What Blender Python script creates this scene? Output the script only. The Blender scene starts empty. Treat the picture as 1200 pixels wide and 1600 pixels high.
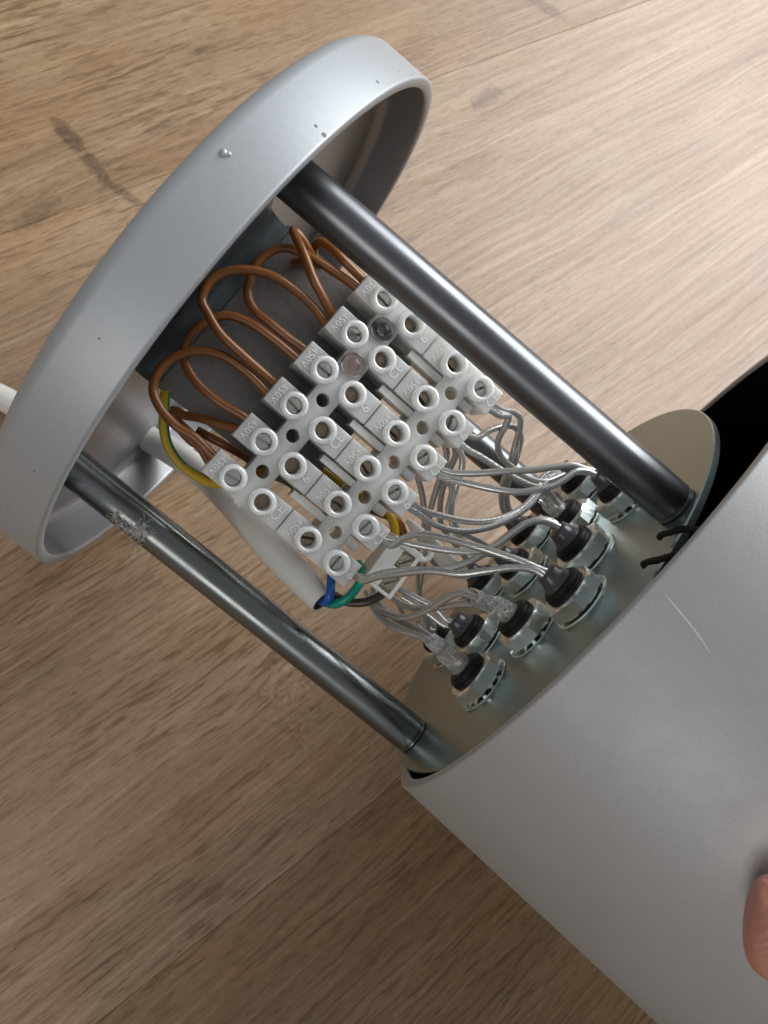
import bpy, bmesh, math, random
from mathutils import Matrix, Vector, noise
random.seed(7)
S = bpy.context.scene
COL = S.collection
MM = 0.001
# ------------------------------------------------------------------ frames
# lamp frame (mm): X along the lamp axis from the canopy to the housing, origin in the canopy rim plane.
# world (m): Z up, floor at 0, planks run along X.
M3 = Matrix(((0.3299635, 0.8405222, -0.4297052), (-0.9439937, 0.2937961, -0.1501991), (0.0, 0.4551992, 0.8903896)))
FLOOR = 68.2
L2W = Matrix.Translation((0, 0, FLOOR * MM)) @ M3.to_4x4()
CR = Matrix(((0.7694862, 0.6377231, 0.0346433), (0.6316054, -0.7679041, 0.1067613), (0.0946869, -0.0602705, -0.9936810)))
CT = Vector((-32.361186, -40.641914, 194.625395)); CF = 1303.105
CC = -(CR.transposed() @ CT)                                   # camera centre, lamp frame
GO = Vector((20.0521, -23.8628, 24.8641))                      # terminal strip frame
RG = Matrix(((0.99072629, 0.0096097, 0.13553256), (-0.027767, 0.99076389, 0.13272491), (-0.13300532, -0.13525739, 0.98184267)))
DISC_X, DISC_R = 91.0, 54.3
CAP_R = 67.65
ROD_R, ROD_RHO = 4.56, 48.23
ROD_T = (3.03753, 0.93688, -1.17111)
TUBE_O = Vector((94.732, 12.591, 9.099)); TUBE_D = Vector((1, -0.03191, 0.18406)).normalized(); TUBE_R = 67.68

def W(p): return L2W @ (Vector(p) * MM)
# ------------------------------------------------------------------ camera
cam = bpy.data.cameras.new('camera'); co = bpy.data.objects.new('camera', cam); COL.objects.link(co)
cam.sensor_fit = 'VERTICAL'; cam.sensor_height = 36; cam.lens = CF / 1600 * 36
cam.clip_start = 0.005; cam.clip_end = 50
rot = (M3 @ CR.transposed() @ Matrix.Diagonal((1, -1, -1))).to_4x4()
co.matrix_world = Matrix.Translation(W(CC)) @ rot
cam.dof.use_dof = True; cam.dof.focus_distance = 0.172; cam.dof.aperture_fstop = 38
S.camera = co
# ------------------------------------------------------------------ light
wd = bpy.data.worlds.new('World'); S.world = wd; wd.use_nodes = True
bg = wd.node_tree.nodes['Background']; bg.inputs['Color'].default_value = (0.93, 0.96, 1.0, 1); bg.inputs['Strength'].default_value = 0.29
def area(name, at, aim, sx, sy, power, color):
    l = bpy.data.lights.new(name, 'AREA'); l.shape = 'RECTANGLE'; l.size = sx; l.size_y = sy; l.energy = power; l.color = color
    o = bpy.data.objects.new(name, l); COL.objects.link(o)
    o.location = at; d = (Vector(at) - Vector(aim)).normalized()
    o.rotation_euler = d.to_track_quat('Z', 'Y').to_euler()
area('window_light', (1.10, 0.02, 0.86), (0.08, 0, 0.05), 1.2, 0.95, 30, (0.97, 0.985, 1.0))
area('far_window_light', (-1.15, -0.25, 0.78), (-0.05, 0, 0.03), 0.65, 0.5, 3.6, (1.0, 0.96, 0.90))
S.view_settings.view_transform = 'Standard'; S.view_settings.look = 'None'; S.view_settings.gamma = 1
S.view_settings.exposure = 0.0
# ------------------------------------------------------------------ materials
def nodes(name):
    m = bpy.data.materials.new(name); m.use_nodes = True
    nt = m.node_tree; b = nt.nodes['Principled BSDF']
    return m, nt, b
def N(nt, typ, **kw):
    n = nt.nodes.new(typ)
    for k, v in kw.items(): setattr(n, k, v)
    return n
def setin(n, **kw):
    for k, v in kw.items(): n.inputs[k.replace('_', ' ')].default_value = v
def mat(name, col, rough=0.4, metal=0.0, bump=0, bscale=800, rvar=0, rscale=60, coat=0, cvar=0, cscale=90, stretch=(1, 1, 1), trans=0, ior=1.5, sss=0, sssr=0.002, spec=0.5):
    m, nt, b = nodes(name)
    b.inputs['Base Color'].default_value = (*col, 1); b.inputs['Roughness'].default_value = rough; b.inputs['Metallic'].default_value = metal
    b.inputs['Coat Weight'].default_value = coat; b.inputs['Coat Roughness'].default_value = 0.1; b.inputs['IOR'].default_value = ior
    b.inputs['Transmission Weight'].default_value = trans; b.inputs['Specular IOR Level'].default_value = spec
    if sss:
        b.inputs['Subsurface Weight'].default_value = sss; b.inputs['Subsurface Radius'].default_value = (1, 0.95, 0.8); b.inputs['Subsurface Scale'].default_value = sssr
    tc = N(nt, 'ShaderNodeTexCoord'); mp = N(nt, 'ShaderNodeMapping'); mp.inputs['Scale'].default_value = stretch
    nt.links.new(tc.outputs['Object'], mp.inputs[0])
    def nz(scale, detail=3, rough=0.55):
        t = N(nt, 'ShaderNodeTexNoise'); setin(t, Scale=scale, Detail=detail, Roughness=rough); nt.links.new(mp.outputs[0], t.inputs['Vector']); return t
    if bump:
        t = nz(bscale); bp = N(nt, 'ShaderNodeBump'); setin(bp, Strength=bump, Distance=0.0003)
        nt.links.new(t.outputs['Fac'], bp.inputs['Height']); nt.links.new(bp.outputs[0], b.inputs['Normal'])
    if rvar:
        t = nz(rscale, 5, 0.65); r = N(nt, 'ShaderNodeMapRange'); setin(r, From_Min=0.3, From_Max=0.7, To_Min=max(0.02, rough - rvar), To_Max=rough + rvar)
        nt.links.new(t.outputs['Fac'], r.inputs['Value']); nt.links.new(r.outputs[0], b.inputs['Roughness'])
    if cvar:
        t = nz(cscale, 5, 0.6); r = N(nt, 'ShaderNodeMix', data_type='RGBA')
        r.inputs['A'].default_value = (*[c * (1 - cvar) for c in col], 1); r.inputs['B'].default_value = (*[min(1, c * (1 + cvar)) for c in col], 1)
        nt.links.new(t.outputs['Fac'], r.inputs['Factor']); nt.links.new(r.outputs['Result'], b.inputs['Base Color'])
    return m
MAT = dict(
    silver=mat('silver_paint', (0.41, 0.435, 0.455), 0.47, 0.40, bump=0.07, bscale=3200, cvar=0.06, cscale=900),
    silver_in=mat('silver_paint_dimmed', (0.30, 0.30, 0.31), 0.36, 0.6, bump=0.10, bscale=1800, cvar=0.12, cscale=70),  # same silver paint, base darkened to stand in for the dim inside
    silver_tube=mat('silver_housing_paint', (0.43, 0.432, 0.432), 0.50, 0.35, bump=0.10, bscale=2200, rvar=0.07, rscale=35, cvar=0.10, cscale=1800),
    rod=mat('zinc_rod', (0.19, 0.205, 0.203), 0.26, 1.0, bump=0.01, bscale=300, rvar=0.10, rscale=160, cvar=0.22, cscale=120, stretch=(0.35, 1, 1)),
    rod_dark=mat('dark_steel_rod', (0.15, 0.157, 0.167), 0.31, 0.95, bump=0.03, bscale=300, rvar=0.08, rscale=160, cvar=0.25, cscale=120, stretch=(0.35, 1, 1)),
    disc=mat('galvanised_disc', (0.37, 0.435, 0.43), 0.34, 1.0, rvar=0.025, rscale=60, cvar=0.06, cscale=40),
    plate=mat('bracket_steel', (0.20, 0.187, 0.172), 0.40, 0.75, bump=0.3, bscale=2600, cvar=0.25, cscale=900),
    flange=mat('bracket_steel_reflect', (0.10, 0.118, 0.122), 0.36, 0.7, bump=0.1, bscale=900, cvar=0.15, cscale=300),  # bracket steel again, its dark bluish reflection put into the colour
    nut=mat('zinc_nut', (0.80, 0.86, 0.835), 0.30, 1.0),
    rubber=mat('black_rubber', (0.006, 0.006, 0.0065), 0.5, bump=0.05, bscale=900, spec=0.3),
    black=mat('black_inner_face', (0.004, 0.004, 0.004), 0.8, spec=0.1),
    sleeve=mat('grey_glue_sleeve', (0.042, 0.042, 0.05), 0.36, bump=0.4, bscale=350, coat=0.25, cvar=0.75, cscale=220),
    nylon=mat('translucent_nylon', (0.80, 0.805, 0.77), 0.34, trans=0.30, sss=1.0, sssr=0.0040, bump=0.04, bscale=900, cvar=0.04, cscale=200),
    tower=mat('milky_nylon', (0.86, 0.88, 0.87), 0.30, trans=0.25, sss=1.0, sssr=0.0024),
    clear_bar=mat('clear_plastic_bar', (0.82, 0.83, 0.81), 0.12, trans=0.3, ior=1.45),
    nickel=mat('nickel_screw', (0.62, 0.62, 0.58), 0.25, 1.0, bump=0.15, bscale=1500),
    brass=mat('dull_brass', (0.42, 0.33, 0.24), 0.42, 0.7, bump=0.3, bscale=1500, cvar=0.3, cscale=900),
    blackscrew=mat('dark_socket_screw', (0.30, 0.29, 0.29), 0.22, 1.0, rvar=0.1, rscale=500),
    copperscrew=mat('warm_socket_screw', (0.52, 0.44, 0.40), 0.24, 1.0, rvar=0.1, rscale=500),
    brown=mat('brown_insulation', (0.215, 0.077, 0.017), 0.28, bump=0.12, bscale=250, cvar=0.12, cscale=150),
    darkbrown=mat('dark_brown_insulation', (0.055, 0.035, 0.028), 0.38),
    blue=mat('blue_insulation', (0.012, 0.10, 0.42), 0.35),
    teal=mat('green_insulation', (0.0, 0.27, 0.19), 0.35),
    yellow=mat('yellow_insulation', (0.52, 0.34, 0.01), 0.38),
    green=mat('green_stripe', (0.01, 0.22, 0.10), 0.38),
    white=mat('white_pvc', (0.74, 0.73, 0.69), 0.42, bump=0.08, bscale=300, sss=0.3, sssr=0.001),
    white2=mat('white_ceramic_plastic', (0.74, 0.74, 0.70), 0.32, sss=0.4, sssr=0.001),
    crinkle=mat('crinkled_clear_sleeve', (0.92, 0.92, 0.91), 0.07, trans=0.78, ior=1.42, bump=0.5, bscale=420, stretch=(1, 1, 0.4)),
    letter=mat('raised_lettering', (0.70, 0.71, 0.68), 0.35),
    lint=mat('grey_lint', (0.75, 0.74, 0.72), 0.9),
    chip=mat('dark_paint_chip', (0.2, 0.2, 0.2), 0.6),
    scratch=mat('bare_scratch', (0.60, 0.60, 0.60), 0.5),
)
# stranded wire in clear insulation: metal strands twist along the wire (UV u = mm along it, v = turn)
def wire_mat(name, c0, c1):
    m, nt, b = nodes(name)
    uv = N(nt, 'ShaderNodeUVMap'); sp = N(nt, 'ShaderNodeSeparateXYZ'); nt.links.new(uv.outputs[0], sp.inputs[0])
    a = N(nt, 'ShaderNodeMath', operation='MULTIPLY_ADD'); a.inputs[1].default_value = 0.62; nt.links.new(sp.outputs[0], a.inputs[0])
    v = N(nt, 'ShaderNodeMath', operation='MULTIPLY'); v.inputs[1].default_value = 9.0; nt.links.new(sp.outputs[1], v.inputs[0]); nt.links.new(v.outputs[0], a.inputs[2])
    f = N(nt, 'ShaderNodeMath', operation='PINGPONG'); f.inputs[1].default_value = 0.5; nt.links.new(a.outputs[0], f.inputs[0])
    r = N(nt, 'ShaderNodeMapRange'); setin(r, From_Min=0.05, From_Max=0.45, To_Min=0, To_Max=1); nt.links.new(f.outputs[0], r.inputs['Value'])
    mx = N(nt, 'ShaderNodeMix', data_type='RGBA'); mx.inputs['A'].default_value = (*c0, 1); mx.inputs['B'].default_value = (*c1, 1)
    nt.links.new(r.outputs[0], mx.inputs['Factor']); nt.links.new(mx.outputs['Result'], b.inputs['Base Color'])
    bp = N(nt, 'ShaderNodeBump'); setin(bp, Strength=0.15, Distance=0.00008); nt.links.new(r.outputs[0], bp.inputs['Height']); nt.links.new(bp.outputs[0], b.inputs['Normal'])
    setin(b, Metallic=0.72, Roughness=0.30, Coat_Weight=1.0, Coat_Roughness=0.07)
    return m
MAT['wire'] = wire_mat('clear_insulated_strand', (0.38, 0.38, 0.375), (0.68, 0.68, 0.67))

def wood_mat(marks):
    m, nt, b = nodes('oak_laminate'); L = nt.links.new
    def math_(op, a, bb=None, c=None):
        n = N(nt, 'ShaderNodeMath', operation=op)
        for i, x in enumerate((a, bb, c)):
            if x is None: continue
            if isinstance(x, (int, float)): n.inputs[i].default_value = x
            else: L(x, n.inputs[i])
        return n.outputs[0]
    geo = N(nt, 'ShaderNodeNewGeometry'); sep = N(nt, 'ShaderNodeSeparateXYZ'); L(geo.outputs['Position'], sep.inputs[0])
    oi = N(nt, 'ShaderNodeObjectInfo'); rnd = math_('MULTIPLY', oi.outputs['Random'], 7.3)
    x, y = sep.outputs[0], sep.outputs[1]
    def vec(xx, yy, z=None):
        c = N(nt, 'ShaderNodeCombineXYZ'); L(xx, c.inputs[0]); L(yy, c.inputs[1]); L(rnd if z is None else z, c.inputs[2]); return c.outputs[0]
    def nz(v, scale=1, detail=3, rough=0.5, dist=0):
        t = N(nt, 'ShaderNodeTexNoise'); setin(t, Scale=scale, Detail=detail, Roughness=rough, Distortion=dist); L(v, t.inputs['Vector']); return t.outputs['Fac']
    def mr(v, a, bb, c, d):
        n = N(nt, 'ShaderNodeMapRange', interpolation_type='SMOOTHSTEP'); setin(n, From_Min=a, From_Max=bb, To_Min=c, To_Max=d); L(v, n.inputs['Value']); return n.outputs[0]
    # low frequency flow of the grain, bent further round the knots
    flow = math_('MULTIPLY', math_('SUBTRACT', nz(vec(math_('MULTIPLY', x, 9), math_('MULTIPLY', y, 22)), 1, 2), 0.5), 0.010)
    yy = math_('ADD', y, flow)
    yy = math_('ADD', yy, math_('MULTIPLY', x, -0.05))
    dark = None; cross = None
    for kind, px, py, rx, ry, ang, amt in marks:
        c, s = math.cos(ang), math.sin(ang)
        dx = math_('SUBTRACT', x, px); dy = math_('SUBTRACT', y, py)
        wob = math_('MULTIPLY', math_('SUBTRACT', nz(vec(math_('MULTIPLY', x, 180), math_('MULTIPLY', y, 180)), 1, 5, 0.7), 0.5), 2.0)
        u = math_('DIVIDE', math_('ADD', math_('MULTIPLY', dx, c), math_('MULTIPLY', dy, s)), rx)
        v = math_('DIVIDE', math_('SUBTRACT', math_('MULTIPLY', dy, c), math_('MULTIPLY', dx, s)), ry)
        d = math_('SQRT', math_('ADD', math_('MULTIPLY', u, u), math_('MULTIPLY', v, v)))
        d2 = math_('ADD', d, wob)
        f = math_('MULTIPLY', mr(d2, 0.35, 1.15, 1, 0), amt)
        if kind == 'knot' or kind == 'smear':
            dark = f if dark is None else math_('MAXIMUM', dark, f)
            if kind == 'knot':
                fall = mr(d, 0.0, 3.2, 1, 0)
                yy = math_('ADD', yy, math_('MULTIPLY', math_('MULTIPLY', fall, dy), -0.45))
        else:
            cross = f if cross is None else math_('MAXIMUM', cross, f)
    tone = nz(vec(math_('MULTIPLY', x, 5), math_('MULTIPLY', yy, 26)), 1, 4, 0.6)
    streak = nz(vec(math_('MULTIPLY', x, 13), math_('MULTIPLY', yy, 420)), 1, 5, 0.65, 0.1)
    dash = nz(vec(math_('MULTIPLY', math_('ADD', x, math_('MULTIPLY', yy, 0.7)), 80), math_('MULTIPLY', yy, 760)), 1, 2, 0.55, 0.05)
    longs = nz(vec(math_('MULTIPLY', x, 5.5), math_('MULTIPLY', yy, 640)), 1, 4, 0.6)
    band = nz(vec(math_('MULTIPLY', x, 3), math_('MULTIPLY', yy, 75)), 1, 3, 0.6)
    warm = nz(vec(math_('MULTIPLY', x, 18), math_('MULTIPLY', yy, 40)), 1, 3, 0.5)
    pore = nz(vec(math_('MULTIPLY', x, 150), math_('MULTIPLY', yy, 1700)), 1, 2, 0.5)
    fine = nz(vec(math_('MULTIPLY', x, 300), math_('MULTIPLY', yy, 900)), 1, 4, 0.7)
    xc = nz(vec(math_('MULTIPLY', x, 330), math_('MULTIPLY', y, 330)), 1, 4, 0.6, 1.5)
    ramp = N(nt, 'ShaderNodeValToRGB'); L(tone, ramp.inputs[0])
    e = ramp.color_ramp.elements; e[0].position = 0.28; e[0].color = (0.30, 0.197, 0.113, 1); e[1].position = 0.74; e[1].color = (0.435, 0.300, 0.183, 1)
    col = ramp.outputs[0]
    def mul(col, fac, c):
        n = N(nt, 'ShaderNodeMix', data_type='RGBA', blend_type='MULTIPLY'); L(fac, n.inputs['Factor']); L(col, n.inputs['A']); n.inputs['B'].default_value = (*c, 1); return n.outputs['Result']
    patch = math_('MULTIPLY', mr(nz(vec(math_('MULTIPLY', x, 14), math_('MULTIPLY', y, 30)), 1, 2), 0.36, 0.62, 0.30, 1.0), mr(x, 0.02, 0.26, 1.0, 0.35))
    def scr(col, fac, c):
        n = N(nt, 'ShaderNodeMix', data_type='RGBA'); L(fac, n.inputs['Factor']); L(col, n.inputs['A']); n.inputs['B'].default_value = (*c, 1); return n.outputs['Result']
    col = mul(col, math_('MULTIPLY', mr(band, 0.42, 0.66, 0, 1), 0.34), (0.66, 0.60, 0.55))
    col = mul(col, math_('MULTIPLY', mr(warm, 0.45, 0.66, 0, 1), 0.5), (1.0, 0.88, 0.74))
    col = mul(col, math_('MULTIPLY', mr(streak, 0.36, 0.66, 0, 1), 0.28), (0.62, 0.56, 0.50))
    col = mul(col, math_('MULTIPLY', mr(longs, 0.47, 0.62, 0, 1), 0.26), (0.60, 0.54, 0.48))
    col = scr(col, math_('MULTIPLY', mr(longs, 0.46, 0.33, 0, 1), 0.20), (0.60, 0.46, 0.32))
    col = mul(col, math_('MULTIPLY', math_('MULTIPLY', mr(dash, 0.50, 0.64, 0, 1), patch), 0.72), (0.50, 0.43, 0.37))
    col = mul(col, math_('MULTIPLY', mr(pore, 0.60, 0.68, 0, 1), 0.5), (0.45, 0.38, 0.32))
    col = mul(col, math_('MULTIPLY', mr(fine, 0.42, 0.62, 0, 1), 0.28), (0.6, 0.55, 0.5))
    hsv = N(nt, 'ShaderNodeHueSaturation'); L(col, hsv.inputs['Color']); L(mr(oi.outputs['Random'], 0, 1, 0.84, 1.06), hsv.inputs['Value']); L(mr(oi.outputs['Random'], 0, 1, 1.06, 0.96), hsv.inputs['Saturation']); col = hsv.outputs[0]
    if cross is not None:
        col = mul(col, math_('MULTIPLY', math_('MULTIPLY', mr(xc, 0.5, 0.66, 0, 1), cross), 0.55), (0.50, 0.46, 0.38))
        col = scr(col, math_('MULTIPLY', math_('MULTIPLY', mr(xc, 0.46, 0.34, 0, 1), cross), 0.2), (0.60, 0.47, 0.33))
    if dark is not None: dark = math_('MULTIPLY', dark, mr(xc, 0.34, 0.58, 0.55, 1.0))
    if dark is not None: col = mul(col, dark, (0.33, 0.31, 0.30))
    L(col, b.inputs['Base Color'])
    ht = math_('ADD', math_('MULTIPLY', dash, 0.5), math_('MULTIPLY', streak, 0.5))
    bp = N(nt, 'ShaderNodeBump'); setin(bp, Strength=0.06, Distance=0.0004); b.inputs['Specular IOR Level'].default_value = 0.44; L(ht, bp.inputs['Height']); L(bp.outputs[0], b.inputs['Normal'])
    L(mr(streak, 0.35, 0.65, 0.36, 0.45), b.inputs['Roughness'])
    return m
MAT['wood'] = wood_mat([
    ('knot', 0.1705, 0.0690, 0.011, 0.0045, 0.15, 0.60), ('smear', 0.0150, 0.1070, 0.0100, 0.0034, -1.30, 0.85), ('smear', 0.0170, 0.0945, 0.0110, 0.0030, -1.45, 0.8), ('smear', 0.0205, 0.0825, 0.010, 0.0024, -1.15, 0.7),
    ('smear', -0.0075, 0.0862, 0.010, 0.0040, 0.25, 0.5), ('smear', 0.226, 0.0965, 0.013, 0.004, -0.9, 0.6), ('smear', 0.075, 0.122, 0.013, 0.004, 0.3, 0.3),
    ('smear', 0.045, 0.100, 0.015, 0.003, 0.1, 0.35), ('cross', -0.0200, -0.0780, 0.020, 0.012, 1.2, 1.0), ('smear', 0.150, 0.048, 0.016, 0.006, 0.2, 0.22)])
# ------------------------------------------------------------------ mesh helpers
class MB:
    def __init__(s): s.v = []; s.f = []; s.uv = None; s.mi = []
    def add(s, vs, fs, mi=0):
        b = len(s.v); s.v += [Vector(p) for p in vs]; s.f += [tuple(i + b for i in f) for f in fs]; s.mi += [mi] * len(fs); return s
    def box(s, lo, hi, mi=0):
        x0, y0, z0 = lo; x1, y1, z1 = hi
        return s.add([(x0, y0, z0), (x1, y0, z0), (x1, y1, z0), (x0, y1, z0), (x0, y0, z1), (x1, y0, z1), (x1, y1, z1), (x0, y1, z1)],
                     [(0, 3, 2, 1), (4, 5, 6, 7), (0, 1, 5, 4), (1, 2, 6, 5), (2, 3, 7, 6), (3, 0, 4, 7)], mi)
    def lathe(s, prof, n=32, axis='X', closed=False, mi=0, jit=0):
        # prof: list of (a, r); a along the axis
        b = len(s.v); k = len(prof)
        for a, r in prof:
            for i in range(n):
                t = 2 * math.pi * i / n; rr = r * (1 + (random.uniform(-jit, jit) if jit else 0))
                p = (a, rr * math.cos(t), rr * math.sin(t)) if axis == 'X' else (rr * math.cos(t), rr * math.sin(t), a)
                s.v.append(Vector(p))
        for j in range(k if closed else k - 1):
            j2 = (j + 1) % k
            for i in range(n):
                i2 = (i + 1) % n
                s.f.append((b + j * n + i, b + j * n + i2, b + j2 * n + i2, b + j2 * n + i)); s.mi.append(mi)
        return s
    def cap(s, ring0, n, mi=0, flip=False):
        f = tuple(range(ring0, ring0 + n)); s.f.append(f[::-1] if flip else f); s.mi.append(mi); return s
    def mesh(s, name, mats, smooth=True, off=Vector((0, 0, 0)), recalc=True, auto=40):
        me = bpy.data.meshes.new(name)
        me.from_pydata([(v - off) * MM for v in s.v], [], s.f)
        for m in (mats if isinstance(mats, (list, tuple)) else [mats]): me.materials.append(MAT[m] if isinstance(m, str) else m)
        for p, i in zip(me.polygons, s.mi): p.material_index = i
        if recalc or s.uv is None:
            bm = bmesh.new(); bm.from_mesh(me); bmesh.ops.recalc_face_normals(bm, faces=bm.faces[:]); bm.to_mesh(me); bm.free()
        if s.uv is not None:
            ul = me.uv_layers.new(name='UVMap')
            for lp in me.loops: ul.data[lp.index].uv = s.uv[lp.vertex_index]
        if smooth:
            me.polygons.foreach_set('use_smooth', [True] * len(me.polygons))
            if auto: me.set_sharp_from_angle(angle=math.radians(auto))
        return me
def link(name, me, parent=None, local=None, label=None):
    o = bpy.data.objects.new(name, me); COL.objects.link(o)
    if parent is not None: o.parent = parent
    if local is not None: o.matrix_local = local
    if label: o['label'] = label
    return o
def tag(o, label, cat, group=None, kind=None):
    if label: o['label'] = label
    if cat: o['category'] = cat
    if group: o['group'] = group
    if kind: o['kind'] = kind
    return o
def TM(p): return Matrix.Translation(Vector(p) * MM)
def thing(name, origin, label, cat, group=None, rot=None):
    o = bpy.data.objects.new(name, None); COL.objects.link(o); o.empty_display_size = 0.01
    o.matrix_world = L2W @ TM(origin) @ (rot.to_4x4() if rot is not None else Matrix())
    return tag(o, label, cat, group)
def single(name, mb, mats, origin, label, cat, group=None, **kw):
    # a thing that is one mesh; vertices in the lamp frame
    me = mb.mesh(name, mats, off=Vector(origin), **kw)
    o = link(name, me); o.matrix_world = L2W @ TM(origin)
    return tag(o, label, cat, group)
def copy_tree(o, parent=None):
    c = o.copy(); COL.objects.link(c)
    if parent is not None: c.parent = parent
    for ch in list(o.children): copy_tree(ch, c)
    return c
# ---- splines
def spline(pts, step=0.8):
    P = [Vector(p) for p in pts]
    P = [2 * P[0] - P[1]] + P + [2 * P[-1] - P[-2]]
    out = []
    for i in range(1, len(P) - 2):
        p0, p1, p2, p3 = P[i - 1:i + 3]
        t0 = 0; t1 = t0 + max(1e-4, (p1 - p0).length) ** .5; t2 = t1 + max(1e-4, (p2 - p1).length) ** .5; t3 = t2 + max(1e-4, (p3 - p2).length) ** .5
        n = max(2, int((p2 - p1).length / step))
        for k in range(n):
            t = t1 + (t2 - t1) * k / n
            a1 = p0 * ((t1 - t) / (t1 - t0)) + p1 * ((t - t0) / (t1 - t0)); a2 = p1 * ((t2 - t) / (t2 - t1)) + p2 * ((t - t1) / (t2 - t1)); a3 = p2 * ((t3 - t) / (t3 - t2)) + p3 * ((t - t2) / (t3 - t2))
            b1 = a1 * ((t2 - t) / (t2 - t0)) + a2 * ((t - t0) / (t2 - t0)); b2 = a2 * ((t3 - t) / (t3 - t1)) + a3 * ((t - t1) / (t3 - t1))
            out.append(b1 * ((t2 - t) / (t2 - t1)) + b2 * ((t - t1) / (t2 - t1)))
    out.append(P[-2].copy()); return out
def tube(mb, pts, r, n=12, step=0.8, stripe=None, cap=True, noise_amp=0, flat=1.0, ridge=(0.9, 1.3)):
    c = spline(pts, step); k = len(c)
    if mb.uv is None: mb.uv = []
    while len(mb.uv) < len(mb.v): mb.uv.append((0, 0))
    T = [(c[min(i + 1, k - 1)] - c[max(i - 1, 0)]).normalized() for i in range(k)]
    u = T[0].orthogonal().normalized(); b = len(mb.v); ln = 0
    for i in range(k):
        u = (u - T[i] * u.dot(T[i])).normalized(); w = T[i].cross(u)
        if i: ln += (c[i] - c[i - 1]).length
        ri = r(i / (k - 1)) if callable(r) else r
        for j in range(n + 1):
            a = 2 * math.pi * j / n
            rr = ri * (1 + (noise_amp * noise.noise(c[i] * ridge[0] + Vector((math.cos(a), math.sin(a), 0)) * ridge[1]) if noise_amp else 0))
            mb.v.append(c[i] + rr * (math.cos(a) * u + math.sin(a) * w * flat)); mb.uv.append((ln, j / n))
    m = n + 1
    for i in range(k - 1):
        for j in range(n):
            mi = 0
            if stripe and ((j + int(i * stripe) + n // 2) % n) >= n * 0.62: mi = 1
            mb.f.append((b + i * m + j, b + i * m + j + 1, b + (i + 1) * m + j + 1, b + (i + 1) * m + j)); mb.mi.append(mi)
    if cap:
        mb.f.append(tuple(b + j for j in range(n))[::-1]); mb.mi.append(0)
        mb.f.append(tuple(b + (k - 1) * m + j for j in range(n))); mb.mi.append(0)
    return mb
def wire_obj(name, pts, r, m, label, cat, group=None, n=12, parent=None, origin=None, **kw):
    mb = MB(); tube(mb, pts, r, n, **kw); o0 = Vector(pts[0])
    if parent is None:
        me = mb.mesh(name, m, off=o0, auto=60, recalc=False); o = link(name, me); o.matrix_world = L2W @ TM(o0); tag(o, label, cat, group)
    else:
        me = mb.mesh(name, m, off=Vector(origin), auto=60, recalc=False); o = link(name, me, parent)
        if label: o['label'] = label
    return o
# ---- reading positions: a photo pixel (1200x1600) seen at a known depth or on a known plane
def ray(px, py): return (CR.transposed() @ Vector(((px - 600) / CF, (py - 800) / CF, 1)))
def atd(px, py, d): return CC + ray(px, py) * d
def depth(p): return (CR @ Vector(p) + CT).z
def SP(x, y, z): return GO + RG @ Vector((x, y, z))
ZN = RG.col[2]
def ats(px, py, z):
    r = ray(px, py); return CC + r * ((z - ZN.dot(CC - GO)) / ZN.dot(r))
def atx(px, py, x):
    r = ray(px, py); return CC + r * ((x - CC.x) / r.x)
def plate_mesh(outline, holes, z0, z1, mb=None):
    # flat plate with round holes: (x, y, r) each
    bm = bmesh.new(); loops = [[Vector((x, y, 0)) for x, y in outline]]
    for hx, hy, hr in holes: loops.append([Vector((hx + hr * math.cos(2 * math.pi * i / 20), hy + hr * math.sin(2 * math.pi * i / 20), 0)) for i in range(20)])
    es = []
    for lp in loops:
        vs = [bm.verts.new(p) for p in lp]; es += [bm.edges.new((vs[i], vs[(i + 1) % len(vs)])) for i in range(len(vs))]
    bmesh.ops.triangle_fill(bm, use_beauty=True, use_dissolve=False, edges=es)
    bm.verts.index_update(); mb = mb or MB()
    V = [v.co.copy() for v in bm.verts]; F = [tuple(v.index for v in f.verts) for f in bm.faces]; n = len(V)
    mb.add([(v.x, v.y, z1) for v in V] + [(v.x, v.y, z0) for v in V],
           F + [tuple(i + n for i in f[::-1]) for f in F] + [(e.verts[0].index, e.verts[1].index, e.verts[1].index + n, e.verts[0].index + n) for e in bm.edges if len(e.link_faces) == 1])
    bm.free(); return mb
# ================================================================== floor
fl = link('floor', MB().box((-3500, -3500, -14), (3500, 3500, -9)).mesh('floor', mat('underlay', (0.2, 0.15, 0.1), 0.8), smooth=False))
fl['kind'] = 'structure'
def plank_mesh(l, w):
    mb = MB(); c = 0.20; x, y = l / 2, w / 2
    mb.add([(-x, -y, -8), (x, -y, -8), (x, y, -8), (-x, y, -8), (-x, -y, -c), (x, -y, -c), (x, y, -c), (-x, y, -c),
            (-x + c, -y + c, 0), (x - c, -y + c, 0), (x - c, y - c, 0), (-x + c, y - c, 0)],
           [(0, 3, 2, 1), (8, 9, 10, 11)] + [(i, (i + 1) % 4, 4 + (i + 1) % 4, 4 + i) for i in range(4)] + [(4 + i, 4 + (i + 1) % 4, 8 + (i + 1) % 4, 8 + i) for i in range(4)])
    return mb.mesh('plank', 'wood', smooth=False)
PW = 203.2; pm = plank_mesh(1285 - 0.05, PW - 0.05)
for r in range(-7, 9):
    yc = -119.05 + PW * (r + 0.5); off = ((r * 437 + 210) % 1285) - 640
    if r in (-1, 0, 1): off = (-150, 120, 260)[r + 1]
    for k in (-1, 0, 1, 2):
        o = link('plank', pm, fl); o.location = ((off + 1285 * k) * MM, yc * MM, 0)
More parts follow.
